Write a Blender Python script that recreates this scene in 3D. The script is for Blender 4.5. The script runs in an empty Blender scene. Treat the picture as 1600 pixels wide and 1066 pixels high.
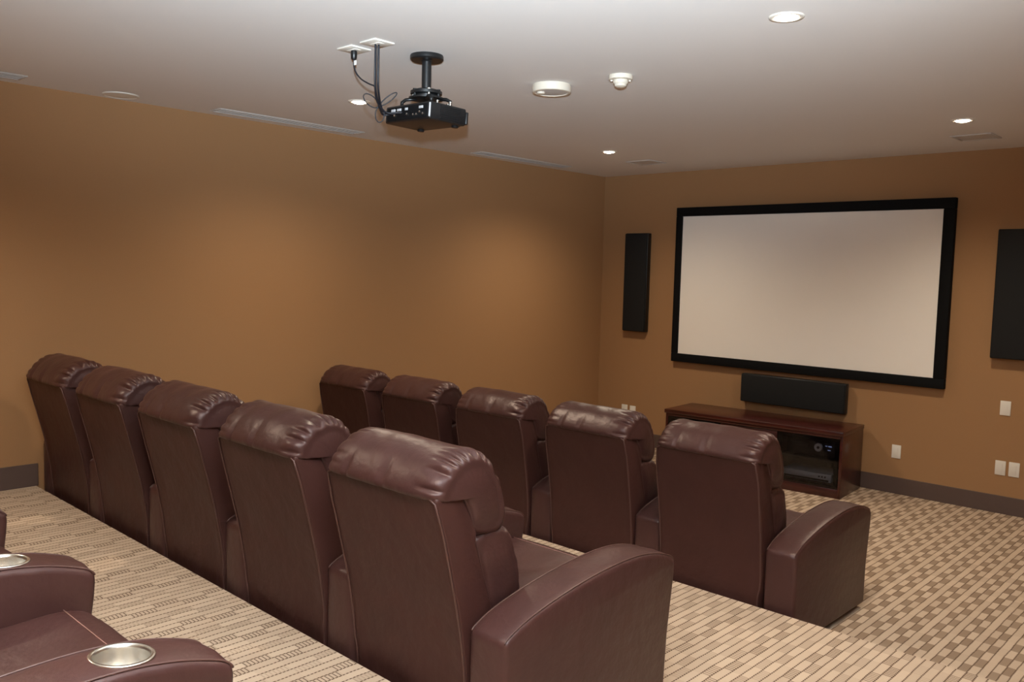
import bpy, bmesh, math, random
from mathutils import Vector, Matrix, noise

sc = bpy.context.scene
COL = sc.collection
R = math.radians

# ------------------------------------------------------------------ camera
CAM = Vector((5.7422, -7.475, 1.8075))
yaw, pitch, roll = -0.7578, -0.0814, 0.0250
F = Vector((math.sin(yaw) * math.cos(pitch), math.cos(yaw) * math.cos(pitch), math.sin(pitch)))
RT = Vector((math.cos(yaw), -math.sin(yaw), 0))
UP = RT.cross(F)
R2 = RT * math.cos(roll) + UP * math.sin(roll)
U2 = -RT * math.sin(roll) + UP * math.cos(roll)
cam_d = bpy.data.cameras.new('camera')
cam_d.sensor_width = 36
cam_d.lens = 1336.05 / 1600 * 36
cam = bpy.data.objects.new('camera', cam_d)
M = Matrix((R2, U2, -F)).transposed().to_4x4()
M.translation = CAM
cam.matrix_world = M
COL.objects.link(cam)
sc.camera = cam

# ------------------------------------------------------------------ world, light, exposure
w = bpy.data.worlds.new('world')
sc.world = w
w.use_nodes = True
w.node_tree.nodes['Background'].inputs[0].default_value = (1, .9, .8, 1)
w.node_tree.nodes['Background'].inputs[1].default_value = 0.02
sc.view_settings.view_transform = 'Standard'
sc.view_settings.look = 'None'
sc.view_settings.gamma = 1
sc.view_settings.use_curve_mapping = False
sc.view_settings.exposure = 0.27

# the photographer's flash on top of the camera body, its head tilted up to bounce off the ceiling
fl = bpy.data.lights.new('camera_flash', 'SPOT')
fl.energy = 1750
fl.color = (.76, .90, 1)
fl.spot_size = R(104)
fl.spot_blend = .8
fl.shadow_soft_size = .03
flo = bpy.data.objects.new('camera_flash', fl)
Mf = M @ Matrix.Rotation(R(50), 4, 'X')
Mf.translation = CAM + U2 * .16 - F * .02
flo.matrix_world = Mf
COL.objects.link(flo)

DOWNLIGHT_W = 90
DOWNLIGHT_COL = (1, .86, .66)

# ------------------------------------------------------------------ materials
def srgb(r, g, b):
    f = lambda c: (c / 255 / 12.92) if c / 255 <= .04045 else ((c / 255 + .055) / 1.055) ** 2.4
    return (f(r), f(g), f(b), 1)

MATS = {}
def nt(name):
    m = bpy.data.materials.new(name)
    m.use_nodes = True
    MATS[name] = m
    t = m.node_tree
    return m, t, t.nodes['Principled BSDF']

def N(t, kind, **kw):
    n = t.nodes.new(kind)
    for k, v in kw.items():
        setattr(n, k, v)
    return n

def plain(name, col, rough=.5, metal=0, spec=.5, bump=None, var=0, coat=0):
    m, t, b = nt(name)
    b.inputs['Roughness'].default_value = rough
    b.inputs['Metallic'].default_value = metal
    b.inputs['Specular IOR Level'].default_value = spec
    b.inputs['Coat Weight'].default_value = coat
    tc = N(t, 'ShaderNodeTexCoord')
    no = N(t, 'ShaderNodeTexNoise')
    no.inputs['Scale'].default_value = (bump[0] if bump else 6)
    no.inputs['Detail'].default_value = 5
    t.links.new(tc.outputs['Object'], no.inputs['Vector'])
    mix = N(t, 'ShaderNodeMix', data_type='RGBA')
    mix.inputs['A'].default_value = tuple(c * (1 - var) for c in col[:3]) + (1,)
    mix.inputs['B'].default_value = tuple(min(1, c * (1 + var)) for c in col[:3]) + (1,)
    t.links.new(no.outputs['Fac'], mix.inputs['Factor'])
    t.links.new(mix.outputs['Result'], b.inputs['Base Color'])
    if bump:
        bp = N(t, 'ShaderNodeBump')
        bp.inputs['Strength'].default_value = bump[1]
        bp.inputs['Distance'].default_value = bump[2]
        t.links.new(no.outputs['Fac'], bp.inputs['Height'])
        t.links.new(bp.outputs['Normal'], b.inputs['Normal'])
    return m

def leather(name, col, rough=.39, spec=.45):
    m, t, b = nt(name)
    tc = N(t, 'ShaderNodeTexCoord')
    big = N(t, 'ShaderNodeTexNoise')
    big.inputs['Scale'].default_value = 7
    big.inputs['Detail'].default_value = 6
    fine = N(t, 'ShaderNodeTexVoronoi')
    fine.inputs['Scale'].default_value = 330
    mid = N(t, 'ShaderNodeTexNoise')
    mid.inputs['Scale'].default_value = 16
    mid.inputs['Detail'].default_value = 3
    for n in (big, fine, mid):
        t.links.new(tc.outputs['Object'], n.inputs['Vector'])
    mix = N(t, 'ShaderNodeMix', data_type='RGBA')
    mix.inputs['A'].default_value = tuple(c * .8 for c in col[:3]) + (1,)
    mix.inputs['B'].default_value = tuple(c * 1.2 for c in col[:3]) + (1,)
    t.links.new(big.outputs['Fac'], mix.inputs['Factor'])
    t.links.new(mix.outputs['Result'], b.inputs['Base Color'])
    b.inputs['Roughness'].default_value = rough
    b.inputs['Specular IOR Level'].default_value = spec
    b.inputs['Specular Tint'].default_value = (1, .82, .78, 1)
    b1 = N(t, 'ShaderNodeBump')
    b1.inputs['Strength'].default_value = .35
    b1.inputs['Distance'].default_value = .012
    t.links.new(mid.outputs['Fac'], b1.inputs['Height'])
    b2 = N(t, 'ShaderNodeBump')
    b2.inputs['Strength'].default_value = .12
    b2.inputs['Distance'].default_value = .001
    t.links.new(fine.outputs['Distance'], b2.inputs['Height'])
    t.links.new(b1.outputs['Normal'], b2.inputs['Normal'])
    t.links.new(b2.outputs['Normal'], b.inputs['Normal'])
    return m

def carpet(name, block, ribk):
    """loop-pile carpet: 40 mm stripes along Y, one plain and two of alternating light / cross-ribbed blocks"""
    m, t, b = nt(name)
    L = t.links
    def mth(op, a, c=None, d=None):
        n = N(t, 'ShaderNodeMath', operation=op)
        for i, v in enumerate((a, c, d)):
            if v is None:
                continue
            if isinstance(v, (int, float)):
                n.inputs[i].default_value = v
            else:
                L.new(v, n.inputs[i])
        return n.outputs[0]
    tc = N(t, 'ShaderNodeTexCoord')
    wob = N(t, 'ShaderNodeTexNoise')
    wob.inputs['Scale'].default_value = 9
    L.new(tc.outputs['Object'], wob.inputs['Vector'])
    sep = N(t, 'ShaderNodeSeparateXYZ')
    L.new(tc.outputs['Object'], sep.inputs[0])
    wv = mth('MULTIPLY', mth('SUBTRACT', wob.outputs['Fac'], .5), .008)
    u = mth('DIVIDE', mth('ADD', sep.outputs[0], wv), .0402)
    v = mth('DIVIDE', mth('ADD', sep.outputs[1], wv), .107)
    fu = mth('FRACT', u)
    iu = mth('FLOOR', u)
    i3 = mth('FLOORED_MODULO', iu, 3)
    is_a = mth('COMPARE', i3, 1, .1)
    plain_s = mth('COMPARE', i3, 0, .1)
    iv = mth('FLOOR', v)
    par = mth('FLOORED_MODULO', mth('ADD', iv, is_a), 2)
    blk = mth('MULTIPLY', par, mth('SUBTRACT', 1, plain_s))          # 1 inside a ribbed block
    # joints between the stripes, beaded along Y
    edge = mth('LESS_THAN', mth('ABSOLUTE', mth('SUBTRACT', fu, .5)), .425)
    joint = mth('SUBTRACT', 1, edge)
    fy = mth('FRACT', mth('DIVIDE', sep.outputs[1], .0152))
    bead = mth('GREATER_THAN', fy, .42)
    jstr = mth('MULTIPLY', joint, mth('ADD', .38, mth('MULTIPLY', bead, .55)))
    # cross ribs in the blocks, stronger in every second band
    rib = mth('LESS_THAN', fy, .27)
    band = mth('FLOORED_MODULO', mth('FLOOR', mth('DIVIDE', iu, 3)), 2)
    rnd = N(t, 'ShaderNodeTexWhiteNoise', noise_dimensions='2D')
    cmb = N(t, 'ShaderNodeCombineXYZ')
    L.new(iu, cmb.inputs[0])
    L.new(iv, cmb.inputs[1])
    L.new(cmb.outputs[0], rnd.inputs['Vector'])
    ribs = mth('MULTIPLY', mth('MULTIPLY', blk, rib), mth('ADD', ribk * .45, mth('MULTIPLY', band, ribk)))
    dark = mth('MAXIMUM', jstr, ribs)
    def mix(fac, a, c):
        n = N(t, 'ShaderNodeMix', data_type='RGBA')
        if isinstance(fac, (int, float)):
            n.inputs['Factor'].default_value = fac
        else:
            L.new(fac, n.inputs['Factor'])
        for key, val in (('A', a), ('B', c)):
            if isinstance(val, tuple):
                n.inputs[key].default_value = val
            else:
                L.new(val, n.inputs[key])
        return n.outputs['Result']
    base = mix(rnd.outputs['Value'], srgb(192, 169, 147), srgb(206, 183, 160))
    c1 = mix(mth('MULTIPLY', blk, block), base, srgb(122, 98, 78))
    c2 = mix(dark, c1, srgb(70, 44, 30))
    fine = N(t, 'ShaderNodeTexNoise')
    fine.inputs['Scale'].default_value = 420
    fine.inputs['Detail'].default_value = 3
    L.new(tc.outputs['Object'], fine.inputs['Vector'])
    c3 = mix(mth('MULTIPLY', mth('SUBTRACT', fine.outputs['Fac'], .35), .5), c2, srgb(120, 92, 70))
    L.new(c3, b.inputs['Base Color'])
    b.inputs['Roughness'].default_value = .95
    b.inputs['Specular IOR Level'].default_value = .1
    h = mth('ADD', mth('MULTIPLY', mth('SUBTRACT', 1, dark), 1.0), mth('MULTIPLY', fine.outputs['Fac'], .5))
    bp = N(t, 'ShaderNodeBump')
    bp.inputs['Strength'].default_value = .5
    bp.inputs['Distance'].default_value = .004
    L.new(h, bp.inputs['Height'])
    L.new(bp.outputs['Normal'], b.inputs['Normal'])
    return m

def wood(name):
    m, t, b = nt(name)
    tc = N(t, 'ShaderNodeTexCoord')
    mp = N(t, 'ShaderNodeMapping')
    mp.inputs['Scale'].default_value = (1.2, 14, 14)
    t.links.new(tc.outputs['Object'], mp.inputs['Vector'])
    no = N(t, 'ShaderNodeTexNoise')
    no.inputs['Scale'].default_value = 3
    no.inputs['Detail'].default_value = 6
    t.links.new(mp.outputs['Vector'], no.inputs['Vector'])
    cr = N(t, 'ShaderNodeValToRGB')
    cr.color_ramp.elements[0].position = .3
    cr.color_ramp.elements[0].color = srgb(44, 15, 11)
    cr.color_ramp.elements[1].position = .75
    cr.color_ramp.elements[1].color = srgb(78, 28, 19)
    t.links.new(no.outputs['Fac'], cr.inputs['Fac'])
    t.links.new(cr.outputs['Color'], b.inputs['Base Color'])
    b.inputs['Roughness'].default_value = .28
    b.inputs['Coat Weight'].default_value = .3
    b.inputs['Coat Roughness'].default_value = .12
    return m

def emit(name, col, strength):
    m, t, b = nt(name)
    b.inputs['Base Color'].default_value = (.8, .8, .8, 1)
    b.inputs['Emission Color'].default_value = col
    b.inputs['Emission Strength'].default_value = strength
    return m

def smoked_glass(name):
    m, t, b = nt(name)
    b.inputs['Base Color'].default_value = (.10, .10, .11, 1)
    b.inputs['Roughness'].default_value = .05
    tr = N(t, 'ShaderNodeBsdfTransparent')
    tr.inputs['Color'].default_value = (.72, .72, .74, 1)
    gl = N(t, 'ShaderNodeBsdfGlossy')
    gl.inputs['Roughness'].default_value = .06
    fr = N(t, 'ShaderNodeFresnel')
    fr.inputs['IOR'].default_value = 1.45
    mx = N(t, 'ShaderNodeMixShader')
    t.links.new(fr.outputs[0], mx.inputs[0])
    t.links.new(tr.outputs[0], mx.inputs[1])
    t.links.new(gl.outputs[0], mx.inputs[2])
    t.links.new(mx.outputs[0], t.nodes['Material Output'].inputs['Surface'])
    return m

m_wall = plain('wall_paint', srgb(160, 121, 84), .75, spec=.25, bump=(140, .12, .002), var=.05)
m_ceil = plain('ceiling_paint', srgb(226, 222, 219), .9, spec=.1, bump=(200, .05, .001), var=.02)
m_base = plain('baseboard_vinyl', srgb(88, 70, 63), .55, var=.06)
m_leather = leather('brown_leather', srgb(66, 41, 38))
m_leather_shaded = leather('brown_leather_shaded', srgb(64, 38, 34), .48, .28)  # duller, darker leather copy: shade on the backs put into the colour
m_piping = plain('leather_piping', srgb(80, 52, 46), .42, var=.1)  # piping made lighter than the leather to paint in its highlight
m_stitch = plain('stitching_highlight', srgb(138, 100, 90), .6)  # seam thread; its pale tone paints in the thin highlight along the seam
m_under = plain('black_underside_cloth', srgb(18, 15, 15), .9)
m_carpet = carpet('striped_loop_carpet', .62, .12)
m_carpet_tier = carpet('striped_loop_carpet_of_the_tiers', .12, .55)
m_wood = wood('mahogany_veneer')
m_black = plain('black_plastic', srgb(20, 20, 21), .38, var=.1)
m_velvet = plain('black_velvet_frame', srgb(9, 9, 11), .8, spec=.2)
m_grille = plain('black_speaker_cloth', srgb(11, 11, 12), .85, bump=(500, .3, .001), var=.2)
m_screen = plain('projection_screen_cloth', srgb(242, 237, 231), .95, spec=.05, var=.01)
m_white = plain('white_plastic', srgb(226, 220, 210), .4, var=.02)
m_cream = plain('cream_plastic', srgb(216, 206, 190), .45, var=.02)
m_metalwhite = plain('white_enamelled_metal', srgb(196, 190, 185), .6, var=.02)
m_shade = plain('dark_grille_gap', srgb(96, 88, 82), .8)
m_steel = plain('brushed_steel', srgb(232, 228, 220), .27, metal=1, var=.03)
m_silver = plain('silver_plastic', srgb(205, 205, 208), .35, metal=.15, var=.04)
m_cable = plain('dark_cable_sheath', srgb(24, 26, 34), .5)
m_tag = plain('white_cable_tag', srgb(220, 214, 208), .5)
m_glass = smoked_glass('smoked_glass')
m_lamp = emit('lamp_lens_glow', (1, .86, .68, 1), 22)
m_led = emit('blue_display_glow', (.3, .42, .9, 1), .35)
m_inside = plain('cabinet_interior_black', srgb(16, 12, 11), .7)

# ------------------------------------------------------------------ helpers
def mesh_obj(name, me, parent=None, loc=None, rot=None):
    o = bpy.data.objects.new(name, me)
    COL.objects.link(o)
    if parent is not None:
        o.parent = parent
    if loc is not None:
        o.location = loc
    if rot is not None:
        o.rotation_euler = rot
    return o

def mk(name, bm, mat, smooth=False, angle=None):
    bmesh.ops.recalc_face_normals(bm, faces=bm.faces)
    me = bpy.data.meshes.new(name)
    bm.to_mesh(me)
    bm.free()
    me.materials.append(mat)
    if smooth:
        me.shade_smooth()
        if angle:
            me.set_sharp_from_angle(angle=R(angle))
    return me

def box(bm, x0, x1, y0, y1, z0, z1, bev=0, seg=2):
    r = bmesh.ops.create_cube(bm, size=1)
    for v in r['verts']:
        v.co = Vector((x0 + (v.co.x + .5) * (x1 - x0), y0 + (v.co.y + .5) * (y1 - y0), z0 + (v.co.z + .5) * (z1 - z0)))
    if bev:
        es = list({e for v in r['verts'] for e in v.link_edges})
        bmesh.ops.bevel(bm, geom=es, offset=bev, segments=seg, affect='EDGES', profile=.5)

def box_me(name, d, mat, bev=0, seg=2):
    bm = bmesh.new()
    box(bm, *d, bev=bev, seg=seg)
    return mk(name, bm, mat, smooth=bev > 0, angle=40)

def lathe(bm, prof, cx=0, cy=0, seg=32, cap0=True, cap1=True):
    rings = []
    for r, z in prof:
        if r < 1e-6:
            rings.append([bm.verts.new((cx, cy, z))])
        else:
            rings.append([bm.verts.new((cx + r * math.cos(2 * math.pi * i / seg), cy + r * math.sin(2 * math.pi * i / seg), z)) for i in range(seg)])
    for a, b in zip(rings, rings[1:]):
        for i in range(seg):
            j = (i + 1) % seg
            if len(a) == 1 and len(b) == 1:
                continue
            if len(a) == 1:
                bm.faces.new((a[0], b[j], b[i]))
            elif len(b) == 1:
                bm.faces.new((a[i], a[j], b[0]))
            else:
                bm.faces.new((a[i], a[j], b[j], b[i]))
    if cap0 and len(rings[0]) > 1:
        bm.faces.new(rings[0])
    if cap1 and len(rings[-1]) > 1:
        bm.faces.new(rings[-1])

def tube(bm, pts, r, seg=8, closed=False):
    pts = [Vector(p) for p in pts]
    n = len(pts)
    rings = []
    prev = None
    for i, p in enumerate(pts):
        if closed:
            d = pts[(i + 1) % n] - pts[i - 1]
        else:
            d = pts[min(i + 1, n - 1)] - pts[max(i - 1, 0)]
        d.normalize()
        if prev is None:
            a = d.orthogonal().normalized()
        else:
            a = (prev - d * prev.dot(d)).normalized()
        prev = a
        b = d.cross(a)
        rings.append([bm.verts.new(p + a * (r * math.cos(2 * math.pi * k / seg)) + b * (r * math.sin(2 * math.pi * k / seg))) for k in range(seg)])
    prs = list(zip(rings, rings[1:]))
    if closed:
        prs.append((rings[-1], rings[0]))
    for a, b in prs:
        for k in range(seg):
            j = (k + 1) % seg
            bm.faces.new((a[k], a[j], b[j], b[k]))
    if not closed:
        bm.faces.new(rings[0])
        bm.faces.new(rings[-1])

def spline(pts, per=8, closed=False):
    """Catmull-Rom through points of any dimension"""
    pts = [Vector(p) for p in pts]
    n = len(pts)
    out = []
    for i in range(n if closed else n - 1):
        if closed:
            p0, p1, p2, p3 = pts[i - 1], pts[i], pts[(i + 1) % n], pts[(i + 2) % n]
        else:
            p1, p2 = pts[i], pts[i + 1]
            p0 = pts[i - 1] if i else p1 * 2 - p2
            p3 = pts[i + 2] if i + 2 < n else p2 * 2 - p1
        for k in range(per):
            t = k / per
            out.append(.5 * ((2 * p1) + (p2 - p0) * t + (2 * p0 - 5 * p1 + 4 * p2 - p3) * t * t + (3 * p1 - p0 - 3 * p2 + p3) * t ** 3))
    if not closed:
        out.append(pts[-1])
    return out

def resample(pts, n):
    """closed 2D loop resampled to n even steps"""
    P = pts + [pts[0]]
    L = [0]
    for a, b in zip(P, P[1:]):
        L.append(L[-1] + (b - a).length)
    out = []
    j = 0
    for i in range(n):
        s = L[-1] * i / n
        while L[j + 1] < s:
            j += 1
        f = (s - L[j]) / max(1e-9, L[j + 1] - L[j])
        out.append(P[j].lerp(P[j + 1], f))
    return out

def sm(a, b, x):
    t = max(0, min(1, (x - a) / (b - a)))
    return t * t * (3 - 2 * t)

def tag(o, label, cat, group=None):
    o['label'] = label
    o['category'] = cat
    if group:
        o['group'] = group
    return o

def empty(name, loc, rz=0):
    o = bpy.data.objects.new(name, None)
    o.empty_display_size = .1
    COL.objects.link(o)
    o.location = loc
    o.rotation_euler = (0, 0, rz)
    return o

def struct(name, me):
    o = mesh_obj(name, me)
    o['kind'] = 'structure'
    return o

# ------------------------------------------------------------------ the room
T = .2
XR, YB, H = 6.9, -9.0, 2.85
E1, E2 = -5.681, -3.659

struct('floor', box_me('floor', (0, XR, E2 - .02, 0, -.12, 0), m_carpet))
def tier(name, y0, y1, z):
    bm = bmesh.new()
    box(bm, 0, XR, y0, y1, -.12, z)
    es = [e for e in bm.edges if all(abs(v.co.z - z) < 1e-5 and abs(v.co.y - y1) < 1e-5 for v in e.verts)]
    bmesh.ops.bevel(bm, geom=es, offset=.014, segments=4, affect='EDGES')
    struct(name, mk(name, bm, m_carpet_tier, True, 50))
tier('floor_middle_tier', E1 - .02, E2, T)
tier('floor_upper_tier', YB, E1, 2 * T)
struct('ceiling', box_me('ceiling', (-.1, XR + .1, YB - .1, .1, H, H + .1), m_ceil))
struct('wall_left', box_me('wall_left', (-.1, 0, YB - .1, .1, -.12, H), m_wall))
struct('wall_front', box_me('wall_front', (0, XR, 0, .1, -.12, H), m_wall))
struct('wall_right', box_me('wall_right', (XR, XR + .1, YB - .1, .1, -.12, H), m_wall))
struct('wall_back', box_me('wall_back', (0, XR, YB - .1, YB, -.12, H), m_wall))

def baseboard(name, segs):
    bm = bmesh.new()
    for s in segs:
        box(bm, *s, bev=.003, seg=1)
    struct(name, mk(name, bm, m_base))
BB, BT = .142, .009
baseboard('baseboard_front', [(0, XR, -BT, 0, 0, BB)])
baseboard('baseboard_left', [(0, BT, E2, -BT, 0, BB), (0, BT, E1, E2 - .001, T, T + BB), (0, BT, YB, E1 - .001, 2 * T, 2 * T + BB)])
baseboard('baseboard_right', [(XR - BT, XR, E2, -BT, 0, BB), (XR - BT, XR, E1, E2 - .001, T, T + BB), (XR - BT, XR, YB, E1 - .001, 2 * T, 2 * T + BB)])
baseboard('baseboard_back', [(0, XR, YB, YB + BT, 2 * T, 2 * T + BB)])

# ------------------------------------------------------------------ recliners
OPEN, ARM, PITCH = .605, .170, .775
HW = .2975

def arm_profile():
    top = [(.0, .44), (.004, .478), (.03, .500), (.11, .531), (.25, .563), (.42, .589), (.58, .601), (.70, .600), (.80, .586), (.88, .563), (.918, .545), (.932, .520), (.930, .47)]
    return spline([(y, z, 0) for y, z in top], 6)

def arm_mesh():
    prof = arm_profile()
    pts = [(p.x, p.y) for p in prof] + [(.905, .25), (.872, .02), (0.005, .02), (0.0, .2)]
    bm = bmesh.new()
    hw = ARM / 2 - .002
    # sections across the arm: flat sides, rounded shoulders, slightly crowned top
    secs = [(-hw, .022), (-hw + .003, .012), (-hw + .009, .005), (-hw + .018, .001), (-hw + .04, -.001), (0, -.004),
            (hw - .04, -.001), (hw - .018, .001), (hw - .009, .005), (hw - .003, .012), (hw, .022)]
    n = len(pts)
    # inward normals of the outline
    inn = []
    for i in range(n):
        a = Vector(pts[i - 1]); b = Vector(pts[(i + 1) % n])
        d = (b - a).normalized()
        inn.append(Vector((d.y, -d.x)))
    rings = []
    for x, ins in secs:
        ring = []
        for i, (y, z) in enumerate(pts):
            q = Vector((y, z)) + inn[i] * ins
            wob = .0035 * noise.noise(Vector((x * 5, y * 6, z * 6))) if z < .45 else 0
            ring.append(bm.verts.new((x + (wob if abs(x) > hw - .01 else 0), q.x + wob, max(.012, q.y))))
        rings.append(ring)
    for a, b in zip(rings, rings[1:]):
        for i in range(n):
            j = (i + 1) % n
            bm.faces.new((a[i], a[j], b[j], b[i]))
    bm.faces.new(rings[0])
    bm.faces.new(rings[-1])
    return mk('armrest', bm, m_leather, True, 55)

def arm_piping_mesh(side):
    prof = arm_profile()
    bm = bmesh.new()
    hw = ARM / 2 - .002
    tube(bm, [(side * (hw - .012), p.x + (.0 if 0 < i < len(prof) - 1 else 0), p.y - .002) for i, p in enumerate(prof) if .003 < p.x < .9295 and p.y > .478], .0028, 6)
    return mk('arm_piping', bm, m_piping, True)

def shell_mesh():
    prof = [(0.012, .025), (.006, .2), (.0, .35), (-.022, .52), (-.062, .72), (-.100, .895), (-.104, .912), (-.098, .922), (-.03, .930), (-.01, .915), (.055, .75), (.12, .53), (.17, .33), (.17, .025)]
    loop = []
    for a, b in zip(prof, prof[1:] + prof[:1]):
        n = max(1, int((Vector(b) - Vector(a)).length / .035))
        for k in range(n):
            loop.append(Vector(a).lerp(Vector(b), k / n))
    xs = [-HW, -HW + .003, -HW + .010] + [-HW + .010 + (2 * HW - .02) * k / 22 for k in range(1, 22)] + [HW - .010, HW - .003, HW]
    ins = {0: .010, 1: .004, len(xs) - 1: .010, len(xs) - 2: .004}
    cy, cz = .02, .5
    bm = bmesh.new()
    rings = []
    for i, x in enumerate(xs):
        ring = []
        d = ins.get(i, 0)
        for p in loop:
            y, z = p
            rear = y < .02 and z < .9
            dy = 0
            if rear:
                wgt = 1 - abs(x) / HW
                dy = .006 * noise.noise(Vector((x * 4 + 3, z * 5, .3))) * sm(0, .25, wgt) + .007 * noise.noise(Vector((x * 13, z * 7, 2.2))) * sm(.34, .1, z)
                dy = min(dy, .006) + .004 * sm(0, .3, wgt)
            v = Vector((y - cy, z - cz))
            sc_ = 1
            yy = y + dy
            if d:
                yy += d * (1 if y < .05 else -1) * .9
            xx = x * (1 - .04 * sm(.30, .22, z)) * (1 - .045 * sm(.80, .93, z))
            ring.append(bm.verts.new((xx, yy, z - (d * .5 if z > .9 else 0))))
        rings.append(ring)
    n = len(loop)
    for a, b in zip(rings, rings[1:]):
        for i in range(n):
            j = (i + 1) % n
            bm.faces.new((a[i], a[j], b[j], b[i]))
    bm.faces.new(rings[0])
    bm.faces.new(rings[-1])
    return mk('backrest', bm, m_leather_shaded, True, 45)

def shell_piping_mesh():
    bm = bmesh.new()
    edge = spline([(.008, .05, 0), (.006, .2, 0), (.0, .35, 0), (-.022, .52, 0), (-.062, .72, 0), (-.102, .905, 0)], 4)
    pts = [((-HW + .006) * (1 - .04 * sm(.30, .22, p.y)) * (1 - .045 * sm(.80, .93, p.y)), p.x - .001, p.y) for p in edge] + [(x, -.104, .916) for x in (-HW + .04, -.15, 0, .15, HW - .04)] + [((HW - .006) * (1 - .04 * sm(.30, .22, p.y)) * (1 - .045 * sm(.80, .93, p.y)), p.x - .001, p.y) for p in reversed(edge)]
    tube(bm, pts, .0035, 6)
    return mk('back_piping', bm, m_piping, True)

def cushion(name, ctrl, hw, crown, round_w, round_s, pleat, seed, nprof=150, nx=46, creases=(), pleat_t=None):
    """stuffed cushion: closed side profile carried across X, ends gathered into a domed gusset"""
    rnd = random.Random(seed)
    prof = resample([Vector((p.x, p.y)) for p in spline([(y, z, 0) for y, z in ctrl], 10, True)], nprof)
    c = sum(prof, Vector((0, 0))) / len(prof)
    ph = [rnd.uniform(0, 6.28) for _ in range(6)]
    def pleat_f(i, side):
        t = i / nprof
        k = pleat[1]
        s = t * k + .35 * math.sin(2 * math.pi * t * 3 + ph[0] + side) + .2 * math.sin(2 * math.pi * t * 7 + ph[1] + 2 * side)
        return -(1 - abs(math.sin(math.pi * s))) ** 1.3 + .35
    bm = bmesh.new()
    rings = []
    A = []
    for k in range(nx + 1):
        q = -1 + 2 * k / nx
        A.append(math.copysign(1 - (1 - abs(q)) ** 1.35, q))
    for a in A:
        aa = abs(a)
        side = 0 if a < 0 else 1
        s = 1 - crown * aa * aa
        if aa > 1 - round_w:
            f = (aa - (1 - round_w)) / round_w
            s -= round_s * (1 - math.sqrt(max(0, 1 - f * f)))
        ring = []
        for i, p in enumerate(prof):
            d = (p - c)
            q = c + d * s
            nrm = d.normalized()
            wgt = sm(.58, .93, aa) * (1 - .85 * sm(.93, 1, aa)) * (1 if a > 0 else .45)
            if pleat_t:
                wgt *= sm(pleat_t[0] - .04, pleat_t[0] + .05, i / nprof) * sm(pleat_t[1] + .04, pleat_t[1] - .05, i / nprof)
            dd = pleat[0] * wgt * pleat_f(i, side)
            dd += .005 * noise.noise(Vector((a * 3 + seed, q.x * 7, q.y * 7)))
            for (ca, ct, cw, camp) in creases:
                dd -= camp * math.exp(-((a - ca) / cw) ** 2) * math.exp(-(((i / nprof) - ct) / .05) ** 2)
            q = q + nrm * dd
            ring.append(bm.verts.new((a * hw, q.x, q.y)))
        rings.append(ring)
    n = nprof
    for a, b in zip(rings, rings[1:]):
        for i in range(n):
            j = (i + 1) % n
            bm.faces.new((a[i], a[j], b[j], b[i]))
    for ring, sg in ((rings[0], -1), (rings[-1], 1)):
        prev = ring
        for f, dx in ((.94, -.002), (.8, .004), (.5, .009), (.2, .011)):
            cen = sum((v.co for v in ring), Vector()) / n
            cur = [bm.verts.new(((hw + dx) * sg, cen.y + (v.co.y - cen.y) * f, cen.z + (v.co.z - cen.z) * f)) for v in ring]
            for i in range(n):
                j = (i + 1) % n
                bm.faces.new((prev[i], prev[j], cur[j], cur[i]))
            prev = cur
        cv = bm.verts.new((prev[0].co.x, sum(v.co.y for v in prev) / n, sum(v.co.z for v in prev) / n))
        for i in range(n):
            bm.faces.new((prev[i], prev[(i + 1) % n], cv))
    return mk(name, bm, m_leather, True)

HEAD = [(-.116, .914), (-.108, .958), (-.045, 1.022), (.045, 1.049), (.120, 1.022), (.178, .945), (.212, .85), (.218, .775), (.185, .742), (.11, .742), (.05, .77), (.02, .85), (-.01, .905), (-.05, .912)]
LUMB = [(.06, .756), (.14, .775), (.222, .752), (.25, .68), (.275, .59), (.275, .50), (.23, .44), (.15, .43), (.11, .5), (.085, .62)]
SEATC = [(.14, .30), (.14, .445), (.3, .452), (.5, .452), (.70, .458), (.83, .462), (.905, .438), (.932, .38), (.925, .31), (.85, .285), (.5, .28)]

heads = [cushion('head_cushion', HEAD, HW - .005, .03, .24, .25, (.017, 24), s, 200, 52,
                 creases=((-.55, .03, .03, .012), (.12 - .2 * s % .3, .035, .035, .012)), pleat_t=(.0, .42)) for s in (1, 2, 3)]
lumbs = [cushion('lumbar_cushion', LUMB, HW - .012, .015, .16, .16, (.010, 18), s + 7, 110, 40) for s in (1, 2)]
seatm = cushion('seat_cushion', SEATC, HW - .009, .012, .06, .05, (.0, 10), 5, 120, 40)
armm, pipL, pipR = arm_mesh(), arm_piping_mesh(-1), arm_piping_mesh(1)
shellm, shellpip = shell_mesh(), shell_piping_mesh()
footm = box_me('footrest', (-HW + .004, HW - .004, .845, .885, .05, .292), m_leather, .012, 3)
basem = box_me('base', (-HW + .012, HW - .012, .176, .84, .0, .275), m_under)
bm = bmesh.new()
tube(bm, [(x, .835, .4615) for x in [-.285 + .57 * k / 12 for k in range(13)]], .0016, 6)
stitchm = mk('stitching', bm, m_stitch, True)

def cup_mesh():
    bm = bmesh.new()
    lathe(bm, [(.054, .0), (.064, .001), (.066, .004), (.064, .0065), (.058, .0065), (.056, .004), (.054, .0)], seg=40, cap0=False, cap1=False)
    return mk('rim', bm, m_steel, True)
def cup_inner_mesh():
    bm = bmesh.new()
    lathe(bm, [(.0, -.046), (.048, -.046), (.0545, -.040), (.0565, .004), (.058, .004), (.058, -.050), (.0, -.050)], seg=40)
    return mk('cup', bm, m_steel, True, 50)
cup_rim, cup_in = cup_mesh(), cup_inner_mesh()
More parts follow.
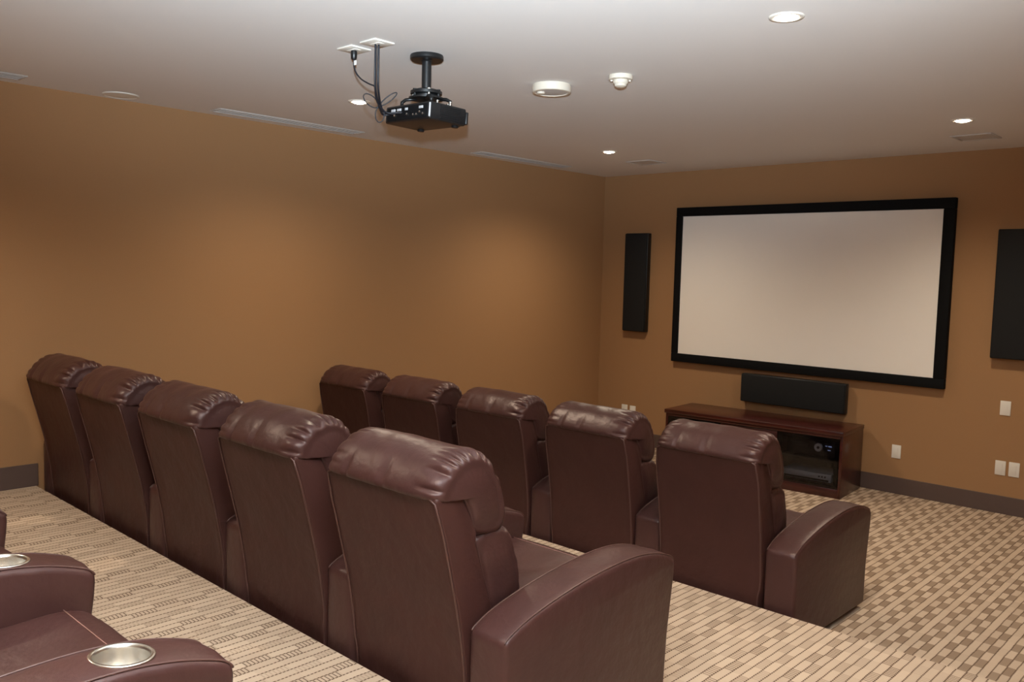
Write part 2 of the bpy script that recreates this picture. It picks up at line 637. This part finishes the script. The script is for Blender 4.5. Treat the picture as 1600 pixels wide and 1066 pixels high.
# arm with a bored hole for the cup holder
CUPY = .72
def bored_arm():
    me = armm.copy()
    o = bpy.data.objects.new('tmp', me)
    COL.objects.link(o)
    bm = bmesh.new()
    lathe(bm, [(.0585, .50), (.0585, .70)], 0, CUPY, seg=40)
    cut = bpy.data.objects.new('tmpcut', mk('cut', bm, m_leather))
    COL.objects.link(cut)
    md = o.modifiers.new('b', 'BOOLEAN')
    md.operation = 'DIFFERENCE'
    md.object = cut
    md.solver = 'EXACT'
    dg = bpy.context.evaluated_depsgraph_get()
    res = bpy.data.meshes.new_from_object(o.evaluated_get(dg))
    bpy.data.objects.remove(o)
    bpy.data.objects.remove(cut)
    res.name = 'armrest_with_hole'
    return res
armb = bored_arm()

def recliner(x, y, z, label, left_arm, cups, var, group, left_w=1.0, lean=0):
    t = empty('recliner', (x, y, z))
    tag(t, label, 'recliner', group)
    piv = Vector((0, .04, .35))
    off = piv - Matrix.Rotation(R(lean), 3, 'X') @ piv
    ro = (R(lean), 0, 0)
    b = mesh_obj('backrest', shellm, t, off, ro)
    mesh_obj('back_piping', shellpip, b)
    mesh_obj('head_cushion', heads[var % 3], t, off, ro)
    mesh_obj('lumbar_cushion', lumbs[var % 2], t, off, ro)
    s = mesh_obj('seat_cushion', seatm, t)
    mesh_obj('stitching', stitchm, s)
    mesh_obj('footrest', footm, t)
    mesh_obj('base', basem, t)
    arms = [(OPEN + ARM) / 2]
    if left_arm:
        arms.append(-(OPEN + ARM * left_w) / 2)
    for ax in arms:
        a = mesh_obj('armrest', armb if cups else armm, t, (ax, 0, 0))
        if ax < 0:
            a.scale.x = left_w
        mesh_obj('arm_piping', pipL, a)
        mesh_obj('arm_piping', pipR, a)
        if cups:
            c = mesh_obj('cup_holder', cup_rim, a, (0, CUPY, .5945), (R(-8 * .6), 0, 0))
            c['label'] = 'brushed steel cup holder rim'
            c2 = mesh_obj('cup_holder_well', cup_in, a, (0, CUPY, .5925), (0, 0, 0))
            c2['label'] = 'brushed steel cup well'

ordinal = ['against the left wall', 'second from the left wall', 'in the middle of the row', 'fourth from the left wall', 'at the right end by the aisle']
X5F, X5M, X5T = 3.845 - OPEN / 2, 3.866 - OPEN / 2, 3.915 - OPEN / 2
for i in range(5):
    recliner(X5F - PITCH * (4 - i), -3.640, 0, 'brown leather recliner in the row nearest the screen, ' + ordinal[i], i == 0, False, i, 'recliners in the row nearest the screen', .75, -1.5)
for i in range(5):
    recliner(X5M - PITCH * (4 - i), -5.664, T, 'brown leather recliner in the middle row, ' + ordinal[i], i == 0, False, i + 1, 'recliners in the middle row', .75, 2.2)
for i in (3, 4):
    recliner(X5T - PITCH * (4 - i), -7.50, 2 * T, ['brown leather recliner cut off at the lower left corner, its cup holder half in view', 'brown leather recliner in the lower left corner with two steel cup holders beside its seat'][i - 3],
             i == 3, True, i + 2, 'recliners in the back row')

# ------------------------------------------------------------------ projection screen
SX0, SX1, SZ0, SZ1 = 1.030, 3.468, 1.022, 2.396
OX0, OX1, OZ0, OZ1 = .958, 3.556, .938, 2.484
t = empty('projection_screen', ((OX0 + OX1) / 2, 0, OZ0))
tag(t, 'large white projection screen in a black frame on the front wall', 'screen')
def at_world(o, t):
    o.parent = t
    o.matrix_parent_inverse = Matrix.Translation(-Vector(t.location)) if t.rotation_euler.z == 0 else Matrix.Identity(4)
    return o
at_world(mesh_obj('screen_surface', box_me('screen_surface', (SX0 - .01, SX1 + .01, -.046, -.012, SZ0 - .01, SZ1 + .01), m_screen)), t)
for d in ((OX0, OX1, SZ1, OZ1), (OX0, OX1, OZ0, SZ0), (OX0, SX0, SZ0, SZ1), (SX1, OX1, SZ0, SZ1)):
    at_world(mesh_obj('frame_bar', box_me('frame_bar', (d[0], d[1], -.062, -.002, d[2], d[3]), m_velvet, .006, 2)), t)

# ------------------------------------------------------------------ speakers
def speaker(x0, x1, z0, z1, label, depth=.085):
    t = empty('wall_speaker', ((x0 + x1) / 2, 0, z0))
    tag(t, label, 'speaker', 'black wall speakers')
    at_world(mesh_obj('cabinet', box_me('cabinet', (x0, x1, -depth + .02, -.002, z0, z1), m_black, .008, 3)), t)
    at_world(mesh_obj('grille', box_me('grille', (x0 + .004, x1 - .004, -depth, -depth + .02, z0 + .004, z1 - .004), m_grille, .009, 3)), t)
speaker(.348, .630, 1.208, 2.236, 'tall narrow black speaker on the wall left of the screen')
speaker(3.876, 4.158, 1.224, 2.226, 'tall black speaker cut off by the right picture edge')
speaker(1.762, 2.767, .626, .894, 'wide low black speaker between the screen and the wooden cabinet')

# ------------------------------------------------------------------ wall plates
def plate(x, z, label, group):
    t = empty('wall_plate', (x, 0, z))
    tag(t, label, 'wall plate', group)
    mesh_obj('cover', box_me('cover', (-.0375, .0375, -.007, 0, -.057, .057), m_white, .003, 2), t)
    mesh_obj('insert', box_me('insert', (-.0165, .0165, -.0095, -.006, -.0335, .0335), m_white, .0015, 2), t)
plate(.365, .352, 'left one of two small white wall plates just above a front recliner', 'white wall plates')
plate(.471, .350, 'right one of two small white wall plates just above a front recliner', 'white wall plates')
plate(3.200, .361, 'single white wall plate right of the wooden cabinet', 'white wall plates')
plate(3.998, .836, 'single white wall plate under the right speaker', 'white wall plates')
plate(3.992, .362, 'left one of two white wall plates low on the wall at right', 'white wall plates')
plate(4.088, .363, 'right one of two white wall plates low on the wall at right', 'white wall plates')

# ------------------------------------------------------------------ media cabinet
CX_, CY_, CR_ = 2.137, -.378, R(4.5)
t = empty('media_cabinet', (CX_, CY_, 0), CR_)
tag(t, 'low mahogany media cabinet with smoked glass doors under the screen', 'cabinet')
W2, D2, HH = .822, .27, .56
def part(name, d, mat, bev=.003, parent=t):
    return mesh_obj(name, box_me(name, d, mat, bev, 2), parent)
part('top', (-W2, W2, -D2 - .012, D2, HH - .035, HH), m_wood)
part('side_panel', (-W2 + .006, -W2 + .03, -D2 + .008, D2, .0, HH - .035), m_wood)
part('side_panel', (W2 - .03, W2 - .006, -D2 + .008, D2, .0, HH - .035), m_wood)
part('back_panel', (-W2 + .03, W2 - .03, D2 - .012, D2 - .002, .0, HH - .035), m_inside)
part('bottom_panel', (-W2 + .03, W2 - .03, -D2 + .012, D2 - .012, .075, .095), m_wood)
part('plinth', (-W2 + .03, W2 - .03, -D2 + .008, -D2 + .028, .0, .075), m_wood)
part('divider', (-.275, -.253, -D2 + .03, D2 - .012, .095, HH - .035), m_wood)
part('divider', (.253, .275, -D2 + .03, D2 - .012, .095, HH - .035), m_wood)
part('shelf', (.275, W2 - .03, -D2 + .05, D2 - .012, .285, .303), m_inside)
part('shelf', (-W2 + .03, -.275, -D2 + .05, D2 - .012, .285, .303), m_inside)
part('top_rail', (-W2 + .03, W2 - .03, -D2 + .006, -D2 + .026, HH - .062, HH - .036), m_wood)
for k, (z0, z1) in enumerate(((.080, .285), (.291, HH - .066))):
    d = part('drawer', (-.262, .262, -D2 + .002, -D2 + .024, z0, z1), m_wood, .004)
for x0, x1, hx in ((.268, W2 - .034, .30), (-W2 + .034, -.268, -.30)):
    dr = part('glass_door', (x0, x1, -D2 + .006, -D2 + .012, .080, HH - .066), m_glass, .001)
    dr['label'] = 'smoked glass door'
    for q in ((x0, x0 + .035, .080, HH - .066), (x1 - .035, x1, .080, HH - .066), (x0 + .035, x1 - .035, HH - .095, HH - .066), (x0 + .035, x1 - .035, .080, .105)):
        mesh_obj('door_border', box_me('door_border', (q[0], q[1], -D2 + .0125, -D2 + .018, q[2], q[3]), m_velvet), dr)

def inside(name, x, y, z, label, cat):
    e = empty(name, (CX_ + x * math.cos(CR_) - y * math.sin(CR_), CY_ + x * math.sin(CR_) + y * math.cos(CR_), z), CR_)
    return tag(e, label, cat)
rc = inside('stereo_receiver', .53, -.03, .303, 'black stereo receiver with a round silver knob behind the cabinet glass', 'receiver')
mesh_obj('body', box_me('body', (-.21, .21, -.15, .16, .012, .155), m_black, .004), rc)
for fx in (-.17, .17):
    for fy in (-.11, .12):
        bm = bmesh.new()
        lathe(bm, [(.018, 0), (.018, .012)], fx, fy, 16)
        mesh_obj('foot', mk('foot', bm, m_black), rc)
bm = bmesh.new()
lathe(bm, [(.036, 0), (.036, .012), (.031, .019), (0, .019)], seg=32)
kn = mesh_obj('volume_knob', mk('volume_knob', bm, m_silver, True, 40), rc, (.065, -.151, .09), (R(90), 0, 0))
kn['label'] = 'round silver knob'
bm = bmesh.new()
lathe(bm, [(.012, 0), (.012, .003), (0, .003)], seg=20)
mesh_obj('knob_hub', mk('knob_hub', bm, m_black), kn, (0, 0, .0175))
for dx, dz, ww, hh in ((.128, .105, .018, .006), (.158, .103, .028, .009), (.152, .072, .024, .006)):
    mesh_obj('display_mark', box_me('display_mark', (dx - ww / 2, dx + ww / 2, -.1525, -.15, dz, dz + hh), m_led), rc)
mesh_obj('display_window', box_me('display_window', (-.17, -.02, -.1515, -.149, .07, .12), m_black, .001), rc)
dv = inside('disc_player', .50, -.05, .095, 'silver disc player on the lower shelf behind the cabinet glass', 'player')
mesh_obj('body', box_me('body', (-.21, .21, -.13, .15, .008, .075), m_silver, .006), dv)
mesh_obj('tray', box_me('tray', (-.12, .08, -.134, -.129, .04, .062), m_silver, .001), dv)
mesh_obj('front_stripe', box_me('front_stripe', (-.19, .19, -.1325, -.129, .014, .028), m_black), dv)
for bx in (.11, .135, .16):
    bm = bmesh.new()
    lathe(bm, [(.007, 0), (.007, .005), (0, .006)], seg=14)
    mesh_obj('button', mk('button', bm, m_black), dv, (bx, -.129, .05), (R(90), 0, 0))
lb = inside('cable_box', -.53, -.04, .303, 'black set-top box behind the left cabinet door', 'set-top box')
mesh_obj('body', box_me('body', (-.19, .19, -.13, .13, .006, .07), m_black, .004), lb)
mesh_obj('front_panel', box_me('front_panel', (-.18, .18, -.1325, -.129, .014, .062), m_velvet, .001), lb)

# ------------------------------------------------------------------ ceiling lamps
def downlight(x, y, label, glow=True):
    t = empty('downlight', (x, y, H))
    tag(t, label, 'ceiling light', 'recessed ceiling lights')
    bm = bmesh.new()
    lathe(bm, [(.046, -.001), (.050, -.006), (.068, -.005), (.070, -.0005)], seg=36, cap0=False, cap1=False)
    mesh_obj('trim_ring', mk('trim_ring', bm, m_white, True), t)
    bm = bmesh.new()
    lathe(bm, [(.047, -.0012), (.040, -.008), (.022, -.013), (0, -.0145)], seg=36, cap0=False)
    mesh_obj('lens', mk('lens', bm, m_lamp, True), t)['label'] = 'glowing lamp lens'
    ld = bpy.data.lights.new('downlight_beam', 'SPOT')
    ld.energy = DOWNLIGHT_W
    ld.color = DOWNLIGHT_COL
    ld.spot_size = R(150)
    ld.spot_blend = 1.0
    ld.shadow_soft_size = .045
    lo = bpy.data.objects.new('downlight_beam', ld)
    COL.objects.link(lo)
    lo.parent = t
    lo.location = (0, 0, -.06)
downlight(4.099, -4.188, 'recessed ceiling light nearest the camera, at the top of the picture')
downlight(3.969, -1.430, 'recessed ceiling light at right, in front of the screen wall')
downlight(1.205, -1.530, 'recessed ceiling light nearest the room corner')
downlight(1.238, -4.170, 'recessed ceiling light just left of the projector')
downlight(1.24, -6.85, 'recessed ceiling light over the left of the back row, outside the picture')
downlight(4.12, -6.95, 'recessed ceiling light over the right of the back row, outside the picture')

# flat round cover
t = empty('ceiling_speaker', (.17, -5.215, H))
tag(t, 'flat round white ceiling speaker near the left wall', 'ceiling speaker')
bm = bmesh.new()
lathe(bm, [(.108, -.0005), (.106, -.007), (.096, -.009), (.094, -.006)], seg=40, cap0=False, cap1=False)
mesh_obj('ring', mk('ring', bm, m_white, True), t)
bm = bmesh.new()
lathe(bm, [(.0945, -.006), (.05, -.0085), (0, -.009)], seg=40, cap0=False)
mesh_obj('grille', mk('grille', bm, m_white, True), t)

# slot diffusers along the left wall
def slot(y0, y1, label):
    x0, x1 = .135, .285
    t = empty('slot_diffuser', ((x0 + x1) / 2, (y0 + y1) / 2, H))
    tag(t, label, 'air vent', 'slot diffusers along the left wall')
    w, l = (x1 - x0) / 2, (y1 - y0) / 2
    mesh_obj('backing', box_me('backing', (-w + .012, w - .012, -l + .012, l - .012, -.002, -.0003), m_shade), t)
    for d in ((-w, -w + .012, -l, l), (w - .012, w, -l, l), (-w + .012, w - .012, -l, -l + .012), (-w + .012, w - .012, l - .012, l)):
        mesh_obj('frame_bar', box_me('frame_bar', (d[0], d[1], d[2], d[3], -.007, -.0003), m_metalwhite, .002, 1), t)
    for k in (-1, 0, 1):
        mesh_obj('blade', box_me('blade', (k * .034 - .006, k * .034 + .006, -l + .012, l - .012, -.005, -.002), m_metalwhite), t)
slot(-4.606, -3.415, 'long white slot vent left of the projector, beside the left wall')
slot(-2.150, -.905, 'long white slot vent near the room corner, beside the left wall')
slot(-7.05, -5.78, 'long white slot vent at the left picture edge, beside the left wall')

def square_vent(x, y, label):
    t = empty('square_diffuser', (x, y, H))
    tag(t, label, 'air vent', 'square ceiling diffusers')
    s = .135
    for d in ((-s, s, -s, -s + .014), (-s, s, s - .014, s), (-s, -s + .014, -s + .014, s - .014), (s - .014, s, -s + .014, s - .014)):
        mesh_obj('frame_bar', box_me('frame_bar', (d[0], d[1], d[2], d[3], -.007, -.0003), m_metalwhite, .002, 1), t)
    mesh_obj('plate', box_me('plate', (-s + .02, s - .02, -s + .02, s - .02, -.005, -.0003), m_metalwhite, .002, 1), t)
square_vent(1.072, -.785, 'square white ceiling vent beside the light nearest the room corner')
square_vent(3.846, -.690, 'square white ceiling vent beside the light at right')

# detectors
t = empty('smoke_detector', (2.523, -3.802, H))
tag(t, 'wide flat round white smoke detector on the ceiling', 'smoke detector')
bm = bmesh.new()
lathe(bm, [(.107, -.0005), (.109, -.012), (.109, -.034), (.105, -.042), (.092, -.044), (.090, -.040)], seg=48, cap1=False)
mesh_obj('housing', mk('housing', bm, m_cream, True, 40), t)
bm = bmesh.new()
lathe(bm, [(.0905, -.040), (.05, -.042), (0, -.043)], seg=48, cap0=False)
mesh_obj('face', mk('face', bm, m_metalwhite, True), t)
bm = bmesh.new()
lathe(bm, [(.022, -.042), (.022, -.050), (.018, -.053), (0, -.053)], seg=24)
mesh_obj('test_button', mk('test_button', bm, m_cream, True, 40), t, (-.035, -.05, 0))
t = empty('heat_detector', (2.967, -3.759, H))
tag(t, 'small white heat detector with a stepped nose on the ceiling', 'detector')
bm = bmesh.new()
lathe(bm, [(.062, -.0005), (.064, -.010), (.062, -.022), (.052, -.025)], seg=40)
mesh_obj('base', mk('base', bm, m_cream, True, 40), t)
bm = bmesh.new()
lathe(bm, [(.040, -.024), (.039, -.040), (.033, -.046), (.030, -.056), (.016, -.062), (0, -.062)], seg=40)
mesh_obj('nose', mk('nose', bm, m_cream, True, 35), t)
for a in (40, 220):
    bm = bmesh.new()
    lathe(bm, [(.006, -.022), (.006, -.031), (0, -.032)], seg=12)
    mesh_obj('indicator', mk('indicator', bm, m_white, True, 40), t, (.048 * math.cos(R(a)), .048 * math.sin(R(a)), 0))

# ------------------------------------------------------------------ projector
t = empty('ceiling_projector', (2.468, -4.672, H))
tag(t, 'black video projector hanging from the ceiling on a short pole', 'projector')
bm = bmesh.new()
lathe(bm, [(.080, -.0005), (.082, -.006), (.082, -.020), (.076, -.026), (.03, -.028), (.026, -.032)], seg=48)
mesh_obj('ceiling_flange', mk('ceiling_flange', bm, m_black, True, 40), t)
bm = bmesh.new()
lathe(bm, [(.0235, -.03), (.0235, -.175)], seg=32)
mesh_obj('pole', mk('pole', bm, m_black, True, 40), t)
bm = bmesh.new()
lathe(bm, [(.030, -.160), (.058, -.166), (.078, -.174), (.078, -.188), (.056, -.192), (.056, -.200), (.086, -.204), (.086, -.212), (.03, -.214)], seg=32)
br = mesh_obj('mount_bracket', mk('mount_bracket', bm, m_black, True, 35), t)
for a in (20, 75, 150, 215, 265, 330):
    bm = bmesh.new()
    lathe(bm, [(.007, -.203), (.007, -.176), (.010, -.174), (.010, -.168), (0, -.167)], .068 * math.cos(R(a)), .068 * math.sin(R(a)), 10)
    mesh_obj('mount_bolt', mk('mount_bolt', bm, m_steel if a in (75, 215, 330) else m_black, True, 40), br)
PR = (R(-2.5), R(2.0), R(-4))
PC = Vector((-.030, .022, -.286))
for sx, sy in ((-.1, -.07), (.12, -.07), (.11, .06), (-.1, .07)):
    bm = bmesh.new()
    tube(bm, [(0.035 * (1 if sx > 0 else -1), .03 * (1 if sy > 0 else -1), -.208), (sx * .8, sy * .9, -.214), (sx, sy, -.226), (sx, sy, -.245)], .009, 8)
    mesh_obj('mount_arm', mk('mount_arm', bm, m_black, True), br)
bm = bmesh.new()
box(bm, -.185, .185, -.112, .112, -.044, .040, bev=.010, seg=3)
body = mesh_obj('body', mk('body', bm, m_black, True, 40), t, PC, PR)
mesh_obj('lid_panel', box_me('lid_panel', (-.15, .15, -.085, .09, .038, .046), m_black, .003), body)
mesh_obj('rear_panel', box_me('rear_panel', (-.165, .165, -.1145, -.110, -.036, .030), m_velvet, .002), body)
mesh_obj('corner_strip', box_me('corner_strip', (.179, .1865, -.1145, -.107, -.034, .032), m_silver, .002), body)
rnd = random.Random(4)
for k in range(11):
    xx = -.12 + .026 * k
    bm = bmesh.new()
    lathe(bm, [(.0055, 0), (.0055, .006), (.003, .0065), (0, .0065)], seg=12)
    mesh_obj('socket', mk('socket', bm, m_steel if k % 2 or k > 7 else m_velvet, True, 40), body, (xx, -.1145, -.012 + .010 * (k % 3 == 0) - .006 * (k > 6)), (R(90), 0, 0))
for xx, ww in ((-.11, .032), (-.06, .032), (.0, .02), (.12, .03)):
    mesh_obj('port', box_me('port', (xx - ww / 2, xx + ww / 2, -.119, -.114, .008, .020), m_silver, .001), body)
for k in range(7):
    mesh_obj('vent_slat', box_me('vent_slat', (.1835, .188, -.05 + .001, .075, -.030 + k * .009, -.026 + k * .009), m_black), body)
mesh_obj('front_bezel', box_me('front_bezel', (-.175, .1885, .108, .124, -.036, .026), m_black, .006, 3), body)
bm = bmesh.new()
lathe(bm, [(.034, 0), (.034, .018), (.028, .022), (.026, .012), (0, .010)], seg=32)
mesh_obj('lens', mk('lens', bm, m_black, True, 40), body, (.09, .122, -.004), (R(-90), 0, 0))
for fx, fy in ((.14, .08), (-.14, .08)):
    bm = bmesh.new()
    lathe(bm, [(.016, -.043), (.018, -.050), (.015, -.054), (0, -.054)], seg=20)
    mesh_obj('foot', mk('foot', bm, m_black, True, 40), body, (fx, fy, 0))
for fx, fy in ((.13, -.03), (.155, .03), (.10, .06)):
    bm = bmesh.new()
    lathe(bm, [(.006, .04), (.006, .056), (.009, .057), (.009, .061), (0, .062)], seg=12)
    mesh_obj('screw', mk('screw', bm, m_steel, True, 40), body, (fx, fy, 0))

# ceiling cable plates and cables
def cplate(x, y, label):
    t = empty('ceiling_plate', (x, y, H))
    tag(t, label, 'cover plate', 'ceiling cable plates')
    mesh_obj('cover', box_me('cover', (-.0585, .0585, -.058, .058, -.008, -.0003), m_white, .003, 2), t)
    mesh_obj('insert', box_me('insert', (-.034, .034, -.018, .018, -.0105, -.007), m_white, .0015, 1), t)
cplate(2.289, -4.976, 'left one of two white cable plates on the ceiling, with a black plug')
cplate(2.471, -4.978, 'right one of two white cable plates on the ceiling, with hanging cables')

t = empty('cable_bundle', (2.471, -4.978, H - .0105))
tag(t, 'dark cables hanging from the ceiling plate to the projector', 'cable')
def wire(name, pts, r, mat, parent, per=8):
    o = [Vector(p) - Vector(parent.location) for p in pts]
    bm = bmesh.new()
    tube(bm, spline(o, per), r, 8)
    return mesh_obj(name, mk(name, bm, mat, True), parent)
ZT = H - .0105
for k, (dx, dy, rr) in enumerate(((-.010, 0, .0052), (.004, .006, .0052), (-.002, -.008, .004))):
    wire('cable', [(2.471 + dx, -4.978 + dy, ZT), (2.470 + dx, -4.978 + dy, 2.77), (2.464 + dx, -4.974 + dy, 2.70), (2.443 + dx, -4.955 + dy, 2.64), (2.395 + dx * .6, -4.905 + dy, 2.595),
                  (2.34 + .02 * k, -4.85, 2.568 - .004 * k), (2.315 + .045 * k, -4.815, 2.560), (2.33 + .05 * k, -4.79, 2.562)], rr, m_cable, t)
KN = Vector((2.345, -4.868, 2.585))                      # where the ties gather the cables
SIDE = Vector((.726, .687, 0))
for dx, dz, ra, rb, ang in ((-.038, .030, .044, .022, 140), (.048, .040, .050, .012, 38), (.006, -.036, .020, .036, 90)):
    pts = []
    for j in range(17):
        an = 2 * math.pi * j / 16
        c_, s_ = math.cos(R(ang)), math.sin(R(ang))
        e, f_ = ra * math.cos(an), rb * math.sin(an)
        if ang == 90:
            e, f_ = f_ * .6, e * 1.8
            c_, s_ = 1, 0
        pts.append(KN + SIDE * (dx + e * c_ - f_ * s_) + Vector((0, 0, dz + e * s_ + f_ * c_)))
    wire('cable_loop', pts, .0028, m_cable, t, 3)
t = empty('power_cable', (2.289, -4.976, H - .0105))
tag(t, 'thin power cable with a black plug and white tag', 'cable')
bm = bmesh.new()
lathe(bm, [(.014, 0), (.0155, -.006), (.014, -.035), (.008, -.043)], seg=20)
mesh_obj('plug', mk('plug', bm, m_black, True, 40), t)
wire('cord', [(2.289, -4.976, H - .045), (2.291, -4.976, 2.77), (2.305, -4.974, 2.735), (2.345, -4.972, 2.70), (2.40, -4.968, 2.672), (2.440, -4.966, 2.655), (2.432, -4.955, 2.63)], .0036, m_cable, t)
mesh_obj('tag', box_me('tag', (-.004, .020, -.002, .002, -.068, -.046), m_tag, .001, 1), t)
